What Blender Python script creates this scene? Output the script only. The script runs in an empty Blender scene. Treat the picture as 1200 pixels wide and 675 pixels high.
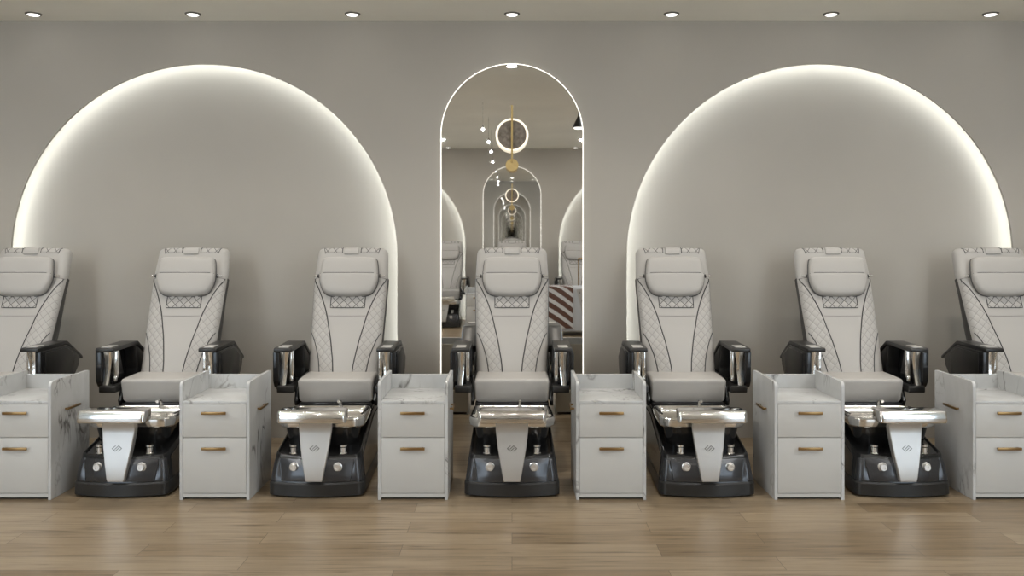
import bpy, bmesh, math, random
from mathutils import Vector, Matrix
PI = math.pi
random.seed(7)
sc = bpy.context.scene
COL = sc.collection

# ---------------------------------------------------------------- constants (metres)
S = 1.1424            # spacing of the chairs
D = 6.4               # camera to wall
W = 9.325             # wall to facing wall
H = 3.114             # ceiling height
EYE = 1.519
XS = 7.6              # side walls

# ---------------------------------------------------------------- materials
def mat(name, color=(.8, .8, .8), rough=.5, metal=0.0, emit=None, estr=0.0, coat=0.0, spec=.5):
    m = bpy.data.materials.new(name); m.use_nodes = True
    b = m.node_tree.nodes['Principled BSDF']
    b.inputs['Base Color'].default_value = (*color, 1)
    b.inputs['Roughness'].default_value = rough
    b.inputs['Metallic'].default_value = metal
    b.inputs['Specular IOR Level'].default_value = spec
    if coat: b.inputs['Coat Weight'].default_value = coat; b.inputs['Coat Roughness'].default_value = .08
    if emit:
        b.inputs['Emission Color'].default_value = (*emit, 1)
        b.inputs['Emission Strength'].default_value = estr
    return m

def nd(m, typ, **kw):
    n = m.node_tree.nodes.new(typ)
    for k, v in kw.items(): setattr(n, k, v)
    return n
def lk(m, a, b): m.node_tree.links.new(a, b)
def bsdf(m): return m.node_tree.nodes['Principled BSDF']
def math_n(m, op, a, b=None, c=None):
    n = nd(m, 'ShaderNodeMath', operation=op)
    for i, v in enumerate((a, b, c)):
        if v is None: continue
        if isinstance(v, (int, float)): n.inputs[i].default_value = v
        else: lk(m, v, n.inputs[i])
    return n.outputs[0]
def ramp(m, fac, stops):
    r = nd(m, 'ShaderNodeValToRGB')
    while len(r.color_ramp.elements) < len(stops): r.color_ramp.elements.new(.5)
    for e, (p, c) in zip(r.color_ramp.elements, stops):
        e.position = p; e.color = (*c, 1)
    lk(m, fac, r.inputs[0]); return r.outputs[0]
def bump(m, h, strength, dist=.002):
    b = nd(m, 'ShaderNodeBump'); b.inputs['Strength'].default_value = strength
    b.inputs['Distance'].default_value = dist
    lk(m, h, b.inputs['Height']); lk(m, b.outputs[0], bsdf(m).inputs['Normal'])

def paint(name, color, sc_=60):
    m = mat(name, color, .75, spec=.25)
    tc = nd(m, 'ShaderNodeTexCoord')
    n = nd(m, 'ShaderNodeTexNoise'); n.inputs['Scale'].default_value = 1.3; n.inputs['Detail'].default_value = 5
    lk(m, tc.outputs['Object'], n.inputs['Vector'])
    c = ramp(m, n.outputs['Fac'], [(.3, tuple(v*.965 for v in color)), (.7, tuple(min(1, v*1.03) for v in color))])
    lk(m, c, bsdf(m).inputs['Base Color'])
    f = nd(m, 'ShaderNodeTexNoise'); f.inputs['Scale'].default_value = sc_*3; f.inputs['Detail'].default_value = 3
    lk(m, tc.outputs['Object'], f.inputs['Vector'])
    bump(m, f.outputs['Fac'], .12, .001)
    return m

M = {}
M['wall'] = paint('wall_paint', (.445, .420, .378))
M['ceiling'] = paint('ceiling_paint', (.90, .895, .83))

def leather(name, color, rough=.48):
    m = mat(name, color, rough, spec=.4)
    tc = nd(m, 'ShaderNodeTexCoord')
    v = nd(m, 'ShaderNodeTexVoronoi'); v.inputs['Scale'].default_value = 260
    lk(m, tc.outputs['Object'], v.inputs['Vector'])
    bump(m, v.outputs['Distance'], .10, .0008)
    return m
LEA = (.445, .43, .41)
M['leather'] = leather('grey_leather', LEA)
M['piping'] = mat('dark_piping', (.035, .034, .036), .5)
M['pillow_shade'] = mat('pillow_edge_shade', (.11, .108, .105), .6)  # shade along the pillow's lower edge, put into a dark colour
M['thread'] = mat('grey_seam', (.20, .19, .18), .7)

def quilt(name, dark, width):
    m = leather(name, LEA)
    uv = nd(m, 'ShaderNodeUVMap')
    sp = nd(m, 'ShaderNodeSeparateXYZ'); lk(m, uv.outputs[0], sp.inputs[0])
    a = math_n(m, 'PINGPONG', sp.outputs[0], .5); b = math_n(m, 'PINGPONG', sp.outputs[1], .5)
    mn = math_n(m, 'MINIMUM', a, b)
    c = ramp(m, mn, [(0, dark), (width, dark), (width*1.5, LEA)])
    lk(m, c, bsdf(m).inputs['Base Color'])
    return m
M['quilt'] = quilt('quilted_leather', (.31, .30, .285), .035)
M['quilt_dark'] = quilt('quilted_leather_dark_thread', (.13, .125, .12), .04)

M['gloss_black'] = mat('gloss_black', (.012, .012, .0125), .16, spec=.5)
M['soft_black'] = mat('satin_black', (.016, .0155, .015), .34)
M['pearl'] = mat('pearl_charcoal', (.05, .051, .056), .25, metal=.55, coat=.4)
M['shell'] = mat('charcoal_shell', (.05, .048, .045), .42)
def chrome_mat():
    m = mat('chrome', (.76, .75, .73), .12, metal=1)
    tc = nd(m, 'ShaderNodeTexCoord')
    n = nd(m, 'ShaderNodeTexNoise'); n.inputs['Scale'].default_value = 9; n.inputs['Detail'].default_value = 2
    lk(m, tc.outputs['Object'], n.inputs['Vector'])
    bump(m, n.outputs['Fac'], .06, .01)
    return m
M['chrome'] = chrome_mat()
M['silver'] = mat('brushed_silver', (.58, .57, .555), .36, metal=.65)
M['emblem'] = mat('emblem_grey', (.19, .185, .175), .3, metal=.7)
M['gold'] = mat('brushed_gold', (.72, .55, .26), .32, metal=.9)
M['bronze'] = mat('antique_gold', (.36, .23, .10), .3, metal=1)
M['white'] = mat('matte_white_lacquer', (.56, .555, .535), .42)
M['beige_back'] = mat('beige_board', (.55, .50, .41), .55)
M['dark_gap'] = mat('dark_plinth', (.03, .028, .025), .6)
M['knob'] = mat('pale_metal', (.85, .84, .82), .2, metal=.7)

def marble():
    m = mat('white_marble', (.7, .7, .7), .24)
    tc = nd(m, 'ShaderNodeTexCoord')
    oi = nd(m, 'ShaderNodeObjectInfo')
    ad = nd(m, 'ShaderNodeVectorMath', operation='ADD')
    lk(m, tc.outputs['Object'], ad.inputs[0])
    sc3 = nd(m, 'ShaderNodeVectorMath', operation='SCALE'); sc3.inputs['Scale'].default_value = 3.7
    lk(m, oi.outputs['Location'], sc3.inputs[0]); lk(m, sc3.outputs[0], ad.inputs[1])
    def vein(scale, dist, lo, off):
        mp = nd(m, 'ShaderNodeMapping'); mp.inputs['Location'].default_value = off
        mp.inputs['Rotation'].default_value = (.5, .2, .4); mp.inputs['Scale'].default_value = (1, 1.25, .62)
        lk(m, ad.outputs[0], mp.inputs['Vector'])
        n = nd(m, 'ShaderNodeTexNoise'); n.inputs['Scale'].default_value = scale
        n.inputs['Detail'].default_value = 7; n.inputs['Distortion'].default_value = dist
        lk(m, mp.outputs[0], n.inputs['Vector'])
        d = math_n(m, 'ABSOLUTE', math_n(m, 'SUBTRACT', n.outputs['Fac'], .5))
        return math_n(m, 'SUBTRACT', 1.0, math_n(m, 'MINIMUM', math_n(m, 'DIVIDE', d, lo), 1.0))
    v1 = math_n(m, 'POWER', vein(2.2, 1.0, .022, (0, 0, 0)), 1.4)
    v2 = math_n(m, 'MULTIPLY', vein(4.3, 1.4, .03, (3, 5, 1)), .4)
    big = nd(m, 'ShaderNodeTexNoise'); big.inputs['Scale'].default_value = 3.2
    lk(m, ad.outputs[0], big.inputs['Vector'])
    msk = nd(m, 'ShaderNodeMapRange'); msk.inputs[1].default_value = .42; msk.inputs[2].default_value = .62
    lk(m, big.outputs['Fac'], msk.inputs[0])
    v = math_n(m, 'MULTIPLY', math_n(m, 'MAXIMUM', v1, v2), msk.outputs[0])
    cl = math_n(m, 'MULTIPLY', vein(1.6, .8, .16, (0, 0, 0)), .22)
    v = math_n(m, 'MAXIMUM', v, cl)
    c = ramp(m, v, [(0, (.60, .61, .61)), (.4, (.43, .43, .425)), (1, (.13, .127, .122))])
    lk(m, c, bsdf(m).inputs['Base Color'])
    return m
M['marble'] = marble()

def wood_floor():
    m = mat('oak_planks', (.4, .3, .2), .30)
    tc = nd(m, 'ShaderNodeTexCoord')
    br = nd(m, 'ShaderNodeTexBrick')
    br.offset = .43; br.offset_frequency = 2
    br.inputs['Scale'].default_value = 1
    br.inputs['Brick Width'].default_value = 1.25
    br.inputs['Row Height'].default_value = .165
    br.inputs['Mortar Size'].default_value = .0018
    br.inputs['Mortar Smooth'].default_value = .2
    br.inputs['Color1'].default_value = (0, 0, 0, 1); br.inputs['Color2'].default_value = (1, 1, 1, 1)
    br.inputs['Mortar'].default_value = (0.5, 0.5, 0.5, 1)
    lk(m, tc.outputs['Object'], br.inputs['Vector'])
    base = ramp(m, br.outputs['Color'], [(0, (.205, .148, .088)), (.35, (.262, .198, .128)), (.7, (.31, .243, .165)), (1, (.24, .176, .108))])
    # grain: stretched along x, shifted per plank
    sc_ = nd(m, 'ShaderNodeVectorMath', operation='SCALE'); sc_.inputs['Scale'].default_value = 13
    lk(m, br.outputs['Color'], sc_.inputs[0])
    ad = nd(m, 'ShaderNodeVectorMath', operation='ADD')
    lk(m, tc.outputs['Object'], ad.inputs[0]); lk(m, sc_.outputs[0], ad.inputs[1])
    mp = nd(m, 'ShaderNodeMapping'); mp.inputs['Scale'].default_value = (.9, 15, 1)
    lk(m, ad.outputs[0], mp.inputs['Vector'])
    n = nd(m, 'ShaderNodeTexNoise'); n.inputs['Scale'].default_value = 2.4; n.inputs['Detail'].default_value = 8
    n.inputs['Roughness'].default_value = .62; n.inputs['Distortion'].default_value = .6
    lk(m, mp.outputs[0], n.inputs['Vector'])
    g = ramp(m, n.outputs['Fac'], [(.30, (.50, .45, .38)), (.46, (.95, .94, .92)), (.70, (1.22, 1.21, 1.19))])
    mx = nd(m, 'ShaderNodeMix', data_type='RGBA', blend_type='MULTIPLY'); mx.inputs[0].default_value = 1
    lk(m, base, mx.inputs[6]); lk(m, g, mx.inputs[7])
    mx2 = nd(m, 'ShaderNodeMix', data_type='RGBA', blend_type='MIX')
    lk(m, br.outputs['Fac'], mx2.inputs[0]); lk(m, mx.outputs[2], mx2.inputs[6])
    mx2.inputs[7].default_value = (.13, .095, .06, 1)
    lk(m, mx2.outputs[2], bsdf(m).inputs['Base Color'])
    bump(m, n.outputs['Fac'], .05, .003)
    return m
M['floor'] = wood_floor()
M['mirror'] = mat('mirror_glass', (.84, .84, .83), .015, metal=1)
M['led'] = mat('led_white', (1, 1, 1), .5, emit=(.92, .985, 1.0), estr=16)
M['frame_led'] = mat('frame_led', (1, 1, 1), .5, emit=(1.0, .96, .88), estr=1.25)
M['ring_led'] = mat('ring_led', (1, 1, 1), .5, emit=(1.0, .86, .64), estr=.8)
M['lamp_glow'] = mat('lamp_glow', (1, 1, 1), .5, emit=(1.0, .97, .92), estr=2.6)
M['star_glow'] = mat('bulb_glow', (1, 1, 1), .5, emit=(1.0, .98, .95), estr=30)
M['trim_metal'] = mat('dark_nickel', (.22, .21, .19), .4, metal=.6)
M['disc'] = mat('smoked_disc', (.20, .165, .13), .35)
_m = M['disc']; _tc = nd(_m, 'ShaderNodeTexCoord'); _n = nd(_m, 'ShaderNodeTexNoise'); _n.inputs['Scale'].default_value = 40
lk(_m, _tc.outputs['Object'], _n.inputs['Vector'])
lk(_m, ramp(_m, _n.outputs['Fac'], [(.3, (.13, .105, .08)), (.7, (.27, .23, .19))]), bsdf(_m).inputs['Base Color'])
M['bluegrey'] = mat('pale_blue_grey_cover', (.52, .54, .57), .6)
def stripes():
    m = mat('brown_white_stripes', (.2, .1, .06), .7)
    tc = nd(m, 'ShaderNodeTexCoord'); sp = nd(m, 'ShaderNodeSeparateXYZ'); lk(m, tc.outputs['Object'], sp.inputs[0])
    x2 = math_n(m, 'MULTIPLY', math_n(m, 'POWER', math_n(m, 'ABSOLUTE', math_n(m, 'ADD', sp.outputs[0], .25)), 2), .35)
    z = math_n(m, 'ADD', math_n(m, 'ADD', sp.outputs[2], x2), math_n(m, 'MULTIPLY', sp.outputs[1], -1))
    f = math_n(m, 'FRACT', math_n(m, 'MULTIPLY', z, 6.5))
    s = math_n(m, 'LESS_THAN', f, .42)
    mx = nd(m, 'ShaderNodeMix', data_type='RGBA'); lk(m, s, mx.inputs[0])
    mx.inputs[6].default_value = (.105, .045, .028, 1); mx.inputs[7].default_value = (.60, .60, .60, 1)
    lk(m, mx.outputs[2], bsdf(m).inputs['Base Color'])
    return m
M['stripes'] = stripes()

# ---------------------------------------------------------------- mesh helpers
def build(name, bm, m, parent=None, off=(0, 0, 0), smooth=35, recalc=True):
    if off != (0, 0, 0): bmesh.ops.translate(bm, verts=bm.verts, vec=Vector(off))
    if recalc: bmesh.ops.recalc_face_normals(bm, faces=bm.faces)
    me = bpy.data.meshes.new(name); bm.to_mesh(me); bm.free()
    me.materials.append(M[m] if isinstance(m, str) else m)
    if smooth:
        me.shade_smooth(); me.set_sharp_from_angle(angle=math.radians(smooth))
    o = bpy.data.objects.new(name, me); COL.objects.link(o)
    if parent is not None: o.parent = parent
    return o
def NB(): return bmesh.new()

def box(bm, x0, x1, y0, y1, z0, z1, bev=0, seg=3, rot=None):
    r = bmesh.ops.create_cube(bm, size=1)
    vs = r['verts']
    for v in vs:
        v.co = Vector(((x0+x1)/2 + v.co.x*(x1-x0), (y0+y1)/2 + v.co.y*(y1-y0), (z0+z1)/2 + v.co.z*(z1-z0)))
    if rot:
        c, ax, an = rot; bmesh.ops.rotate(bm, verts=vs, cent=c, matrix=Matrix.Rotation(an, 3, ax))
    if bev:
        es = list({e for v in vs for e in v.link_edges})
        bmesh.ops.bevel(bm, geom=es, offset=bev, offset_type='OFFSET', segments=seg, profile=.5, affect='EDGES', clamp_overlap=True)

def prism(bm, pts, axis, a, b, bev=0, seg=2):
    """extrude a 2D polygon. axis 'x': pts=(y,z); 'y': pts=(x,z); 'z': pts=(x,y)"""
    def P(p, t):
        return {'x': (t, p[0], p[1]), 'y': (p[0], t, p[1]), 'z': (p[0], p[1], t)}[axis]
    A = [bm.verts.new(P(p, a)) for p in pts]; B = [bm.verts.new(P(p, b)) for p in pts]
    n = len(pts)
    fs = [bm.faces.new(A), bm.faces.new(B[::-1])]
    for i in range(n): fs.append(bm.faces.new((A[i], B[i], B[(i+1) % n], A[(i+1) % n])))
    bmesh.ops.recalc_face_normals(bm, faces=fs)
    if bev:
        es = list({e for f in fs for e in f.edges})
        bmesh.ops.bevel(bm, geom=es, offset=bev, offset_type='OFFSET', segments=seg, profile=.5, affect='EDGES', clamp_overlap=True)

def loft(bm, rings, cap0=True, cap1=True, closed=True):
    R = [[bm.verts.new(p) for p in ring] for ring in rings]
    n = len(rings[0])
    for a, b in zip(R, R[1:]):
        for i in range(n if closed else n-1):
            bm.faces.new((a[i], a[(i+1) % n], b[(i+1) % n], b[i]))
    if cap0: bm.faces.new(R[0][::-1])
    if cap1: bm.faces.new(R[-1])

def tube(bm, path, r, n=8, closed=False):
    path = [Vector(p) for p in path]; N = len(path)
    rings = []; up = None
    for i, p in enumerate(path):
        if closed: t = path[(i+1) % N]-path[i-1]
        else: t = path[min(i+1, N-1)]-path[max(i-1, 0)]
        t.normalize()
        if up is None:
            up = Vector((0, 0, 1)) if abs(t.z) < .9 else Vector((0, 1, 0))
        s = t.cross(up); s.normalize(); up = s.cross(t); up.normalize()
        rings.append([p + r*(math.cos(2*PI*k/n)*s + math.sin(2*PI*k/n)*up) for k in range(n)])
    if closed: rings.append(rings[0])
    if closed:
        R = [[bm.verts.new(q) for q in rg] for rg in rings[:-1]]
        for i in range(N):
            a, b = R[i], R[(i+1) % N]
            for k in range(n): bm.faces.new((a[k], a[(k+1) % n], b[(k+1) % n], b[k]))
    else: loft(bm, rings)

def lathe(bm, prof, c=(0, 0, 0), axis='z', n=28):
    """prof: (radius, height) list, spun about axis through c; closed with caps"""
    rings = []
    for r, h in prof:
        ring = []
        for k in range(n):
            a = 2*PI*k/n; u, v = r*math.cos(a), r*math.sin(a)
            p = {'z': (u, v, h), 'y': (u, h, v), 'x': (h, u, v)}[axis]
            ring.append((p[0]+c[0], p[1]+c[1], p[2]+c[2]))
        rings.append(ring)
    loft(bm, rings)

def rrect(hx0, hx1, y0, y1, r0, r1, n=6):
    """plan outline: y0 = front (half width hx0, corner radius r0), y1 = rear (hx1, r1); counter-clockwise"""
    pts = []
    def corner(cx, cy, r, a0):
        for i in range(n+1):
            a = a0 + PI/2*i/n
            pts.append((cx+r*math.cos(a), cy+r*math.sin(a)))
    corner(hx0-r0, y0+r0, r0, -PI/2); corner(hx1-r1, y1-r1, r1, 0)
    corner(-hx1+r1, y1-r1, r1, PI/2); corner(-hx0+r0, y0+r0, r0, PI)
    return pts

def thing(name, label, cat, loc=(0, 0, 0), rz=0, group=None):
    o = bpy.data.objects.new(name, None); COL.objects.link(o)
    o.empty_display_size = .1
    o.location = loc; o.rotation_euler = (0, 0, rz)
    o['label'] = label; o['category'] = cat
    if group: o['group'] = group
    return o
def tag(o, label, cat, group=None):
    o['label'] = label; o['category'] = cat
    if group: o['group'] = group
    return o
def struct(o): o['kind'] = 'structure'; return o
def dup(root, loc, rz, label, group=None):
    r = root.copy(); COL.objects.link(r); r.location = loc; r.rotation_euler = (0, 0, rz)
    r['label'] = label
    if group: r['group'] = group
    for ch in list(root.children):
        c = ch.copy(); COL.objects.link(c); c.parent = r
        for g in list(ch.children):
            d = g.copy(); COL.objects.link(d); d.parent = c
    return r

# ---------------------------------------------------------------- the room
AR, ASP = 1.434, 1.364              # big arch radius, spring height
MR, MSP = .5285, 2.27               # mirror radius, spring height
def arch_pts(c, R, sp, n=64, z0=0.0):
    pts = [(c-R, z0)]
    for i in range(n+1):
        a = PI - PI*i/n
        pts.append((c+R*math.cos(a), sp+R*math.sin(a)))
    pts.append((c+R, z0))
    return pts
def wall_bm():
    bm = NB()
    # lip and deeper layer of the wall, with the two arch openings; the recess wall behind
    for (y0, y1, ex) in ((0, .022, 0), (.022, .105, .055)):
        out = [(-XS, 0)] + arch_pts(-2*S, AR+ex, ASP) + arch_pts(2*S, AR+ex, ASP) + [(XS, 0), (XS, H), (-XS, H)]
        prism(bm, out, 'y', y0, y1)
    box(bm, -XS, XS, .105, .2, 0, H)
    bmesh.ops.triangulate(bm, faces=[f for f in bm.faces if len(f.verts) > 4])
    return bm
wb = struct(build('wall_back', wall_bm(), 'wall', smooth=20))
def front_bm():
    bm = NB()
    for (y0, y1, ex) in ((0, .022, 0), (.022, .105, .055)):
        out = [(-WX0, 0)] + arch_pts(-2*S, AR+ex, ASP) + arch_pts(2*S, AR+ex, ASP) + [(WX0, 0), (WX0, H), (-WX0, H)]
        prism(bm, out, 'y', y0, y1)
    box(bm, -WX0, WX0, .105, .2, 0, H)
    for sx in (-1, 1):      # wall round the two added windows at the far ends
        box(bm, *sorted((sx*WX0, sx*WX1)), 0, .2, 0, WZ0); box(bm, *sorted((sx*WX0, sx*WX1)), 0, .2, WZ1, H)
        box(bm, *sorted((sx*WX1, sx*XS)), 0, .2, 0, H)
    bmesh.ops.triangulate(bm, faces=[f for f in bm.faces if len(f.verts) > 4])
    return bm
WX0, WX1, WZ0, WZ1 = 3.95, 7.3, .2, 2.95
wf = struct(build('wall_front', front_bm(), 'wall', smooth=20)); wf.location = (0, -W, 0); wf.rotation_euler = (0, 0, PI)
b = NB(); box(b, -XS-.2, XS+.2, -W-.2, .2, -.1, 0); struct(build('floor', b, 'floor', smooth=0))
b = NB(); box(b, -XS-.2, XS+.2, -W-.2, .2, H, H+.1); struct(build('ceiling', b, 'ceiling', smooth=0))
for nm, sx in (('wall_left', -1), ('wall_right', 1)):
    b = NB(); box(b, *sorted((sx*XS, sx*(XS+.2))), -W-.2, .2, 0, H); struct(build(nm, b, 'wall', smooth=0))
M['window_frame'] = mat('window_frame_paint', (.6, .6, .58), .5)
M['fill_pane'] = mat('fill_glow_pane', (1, 1, 1), .5, emit=(.70, .85, 1.0), estr=3)  # glowing pane of the added windows, cool fill light
for i, sx in enumerate((-1, 1)):  # windows added out of view, to light the chairs and wall from the front
    b = NB(); xa, xb = sorted((sx*WX0, sx*WX1)); ya, yb = -W-.12, -W-.05
    box(b, xa, xb, ya, yb, WZ0, WZ0+.05); box(b, xa, xb, ya, yb, WZ1-.05, WZ1)
    for k in range(4):
        xx = xa + (xb-xa-.05)*k/3; box(b, xx, xx+.05, ya, yb, WZ0+.05, WZ1-.05)
    wo = struct(build('window_%d' % (i+1), b, 'window_frame', smooth=0))
    b = NB(); box(b, xa, xb, -W-.095, -W-.085, WZ0, WZ1); build('pane', b, 'fill_pane', wo, smooth=0)

# arch LED strips
def led_bm(c):
    bm = NB()
    n = 96
    def ring(R):
        return arch_pts(c, R, ASP, n, .0)
    a, b_ = ring(AR+.040), ring(AR+.034)
    A0 = [bm.verts.new((p[0], .028, p[1])) for p in a]; A1 = [bm.verts.new((p[0], .044, p[1])) for p in a]
    B0 = [bm.verts.new((p[0], .028, p[1])) for p in b_]; B1 = [bm.verts.new((p[0], .044, p[1])) for p in b_]
    for i in range(len(a)-1):
        bm.faces.new((A0[i], A0[i+1], A1[i+1], A1[i])); bm.faces.new((B0[i], B1[i], B1[i+1], B0[i+1]))
        bm.faces.new((A0[i], B0[i], B0[i+1], A0[i+1])); bm.faces.new((A1[i], A1[i+1], B1[i+1], B1[i]))
    return bm
for c, side in ((-2*S, 'left'), (2*S, 'right')):
    o = build('led_strip', led_bm(c), 'led')
    tag(o, 'glowing white light strip tucked inside the edge of the big %s arch' % side, 'light strip')
    p = o.copy(); COL.objects.link(p); p.location = (0, -W, 0); p.rotation_euler = (0, 0, PI)
    # the facing wall, seen reflected: its copy of the left strip shows on the right
    p['label'] = 'light strip of the arch reflected at the mirror\'s %s edge' % ('right' if side == 'left' else 'left')

# mirror
mir = thing('mirror', 'tall arched wall mirror with thin glowing edge behind the centre chair', 'mirror', (0, 0, 0))
b = NB(); prism(b, arch_pts(0, MR-.006, MSP, 64, .001), 'y', -.012, 0)
build('glass', b, 'mirror', mir, smooth=20)
b = NB(); pth = [(p[0], -.012, p[1]) for p in arch_pts(0, MR-.003, MSP, 80, .001)]
tube(b, pth, .0032, 8)
build('frame', b, 'frame_led', mir, smooth=60)
dup(mir, (0, -W, 0), PI, 'arched mirror of the facing wall, seen smaller inside the tall mirror')

# sconce
sco = thing('wall_sconce', 'gold wall sconce with glowing ring and slim rod on the mirror', 'lamp', (0, 0, 2.04))
b = NB(); lathe(b, [(.040, -.012), (.047, -.016), (.047, -.096), (.044, -.10)], (0, 0, 0), 'y', 36)
build('mount', b, 'gold', sco, smooth=30)
b = NB(); tube(b, [(0, -.112, .02), (0, -.112, .435)], .0075, 10)
box(b, -.007, .007, -.112, -.09, .018, .034)
build('rod', b, 'gold', sco)
b = NB(); tube(b, [(.113*math.cos(2*PI*k/64), -.092, .222+.113*math.sin(2*PI*k/64)) for k in range(64)], .0075, 10, closed=True)
ring = build('light_ring', b, 'ring_led', sco, smooth=60)
b = NB(); lathe(b, [(.104, -.094), (.104, -.086)], (0, 0, .222), 'y', 48)
build('smoked_disc', b, 'disc', ring, smooth=30)
dup(sco, (0, -W, 2.04), PI, 'gold ring sconce of the facing wall, seen smaller in the mirror')

# ---------------------------------------------------------------- recessed downlights
def make_downlight():
    t = thing('recessed_downlight', '', 'ceiling light', (0, 0, H))
    b = NB()
    # trim ring
    prof = [(.041, -.001), (.041, -.009), (.044, -.0095), (.052, -.008), (.056, -.003), (.056, .0)]
    n = 36
    R = [[b.verts.new((r*math.cos(2*PI*k/n), r*math.sin(2*PI*k/n), h)) for k in range(n)] for r, h in prof]
    for A, B in zip(R, R[1:]+[R[0]]):
        for k in range(n): b.faces.new((A[k], A[(k+1) % n], B[(k+1) % n], B[k]))
    build('trim_ring', b, 'trim_metal', t)
    b = NB(); lathe(b, [(.041, -.001), (.041, -.0085), (.034, -.0125), (.020, -.015), (.008, -.0155)], (0, 0, 0), 'z', 32)
    build('lamp_lens', b, 'lamp_glow', t)
    return t
dl0 = make_downlight()
SPOTS = []
def beam(loc, power, col=(1, .96, .91), size=.09):
    l = bpy.data.lights.new('downlight_beam', 'AREA'); l.shape = 'DISK'; l.size = size; l.energy = power
    l.color = col
    o = bpy.data.objects.new('downlight_beam', l); COL.objects.link(o); o.location = loc
    return o
P1, P2, P3, P4, P5 = .03, 2.4, 8, 4.5, 50
ordn = {-3: 'above the leftmost chair', -2: 'above the second chair from the left', -1: 'above the chair left of the mirror',
        0: 'above the mirror and the centre chair', 1: 'above the chair right of the mirror', 2: 'above the second chair from the right', 3: 'above the rightmost chair'}
ROW1, ROW2 = -.22, -1.62
first = True
for k in range(-3, 4):
    loc = (k*S, ROW1, H); lab = 'small round recessed ceiling light ' + ordn[k]
    if first: dl0.location = loc; dl0['label'] = lab; dl0['group'] = 'ceiling lights along the back wall'; first = False
    else: dup(dl0, loc, 0, lab, 'ceiling lights along the back wall')
    beam((k*S, ROW1, H-.02), P1)
for k in range(-3, 4):
    lab = 'recessed ceiling light seen as a glint at the very top of the mirror' if k == 0 else 'recessed ceiling light above the front of the chair row'
    dup(dl0, (k*S, ROW2, H), 0, lab, 'ceiling lights over the front of the chairs')
    beam((k*S, ROW2, H-.02), P2)
for yy in (-3.3, -4.7):  # added downlight rows, unseen, brightening the lower wall and chair fronts
    for k in (-4, -3, -2, -1, 1, 2, 3, 4):
        dup(dl0, (k*S, yy, H), 0, 'added unseen ceiling light farther out in the room, for fill', 'added fill lights in the middle of the room')
        beam((k*S, yy, H-.02), P4, (.97, .98, 1.0), .12)
for k in (-3.5, -2.5, -1.5, -.5, .5, 1.5, 2.5, 3.5):  # added downlight row out of view, lifting seat tops and wall
    dup(dl0, (k*S, -.95, H), 0, 'added unseen ceiling light over a cabinet, for fill', 'added fill lights over the cabinets')
    l = bpy.data.lights.new('downlight_beam', 'SPOT'); l.energy = P5; l.spot_size = math.radians(105); l.spot_blend = 1
    l.color = (1, .93, .83); l.shadow_soft_size = .05
    o = bpy.data.objects.new('downlight_beam', l); COL.objects.link(o); o.location = (k*S, -.95, H-.02)
refl = {-1: ('mirror\'s left edge'), 0: 'sconce ring', 1: 'mirror\'s right edge'}
for k in (-1, 0, 1):
    dup(dl0, (k*S, -W-ROW1, H), 0, 'lower of the two ceiling light glints reflected by the ' + refl[k], 'ceiling lights of the facing row')
    dup(dl0, (k*S, -W-ROW2, H), 0, 'upper of the two ceiling light glints reflected by the ' + refl[k], 'ceiling lights of the facing row')
for k in range(-3, 4):
    beam((k*S, -W-ROW2, H-.02), P3)

# ---------------------------------------------------------------- pedicure chair
CY = .9      # chair local origin lies .9 m in front of the wall
OFF = (0, CY, 0)
BT0, BT1 = Vector((-.54, .565)), Vector((-.17, 1.427))
_d = (BT1-BT0); BL = _d.length; _d.normalize(); NRM = Vector((-_d.y, _d.x))      # (y,z) towards the sitter
def lerp(a, b, t): return a+(b-a)*t
def interp(tab, t):
    for (a, va), (b, vb) in zip(tab, tab[1:]):
        if t <= b: return lerp(va, vb, (t-a)/(b-a)) if b > a else vb
    return tab[-1][1]
HW = [(0, .236), (.25, .2445), (.5, .252), (.72, .2575), (.8, .257), (.95, .250), (1, .246)]
def hw(t):
    w = interp(HW, t)
    e = .035/BL
    if t > 1-e:
        q = (t-(1-e))/e
        w -= .030*(1-math.sqrt(max(0, 1-q*q)))
    return w
PADT = .05
def bulge(u, t):
    """height of the pad's face above the back plane"""
    e = max(0, 1-abs(u)**9)**.5
    top = 1.0
    if t > .955: q = (t-.955)/.045; top = max(0, 1-q**2.6)**.5
    h = PADT*e*top
    h += .012*e*top*(math.cos(u*PI*.5))                      # crown
    h -= .010*max(0, 1-abs(t-.37)/.32)*max(0, 1-(u/.55)**2)    # hollow for the spine
    h += .006*math.exp(-((t-.20)/.12)**2)*max(0, 1-(u/.6)**2)
    return h
def bpt(x, t, h):
    c = BT0 + _d*(BL*t) + NRM*h
    return Vector((x, c.x, c.y))
def face_pt(x, t, lift=0):
    u = max(-1, min(1, x/max(hw(t), 1e-4)))
    return bpt(x, t, bulge(u, t)+lift)
# screen height (px row in a 158 px/m wall frame) -> t on the face plane
def t_of(ypx):
    lo, hi = 0, 1
    for _ in range(40):
        mid = (lo+hi)/2; p = bpt(0, mid, .05); r = D/(D+p.y)
        y = 277 + 158*r*(EYE-p.z)
        if y > ypx: lo = mid
        else: hi = mid
    return (lo+hi)/2
def x_of(xpx, ypx):
    p = bpt(0, t_of(ypx), .05); r = D/(D+p.y)
    return (xpx-600)/(158*r)
def cusp(n):
    return [math.sin(PI/2*(-1+2*i/n)) for i in range(n+1)]

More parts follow.
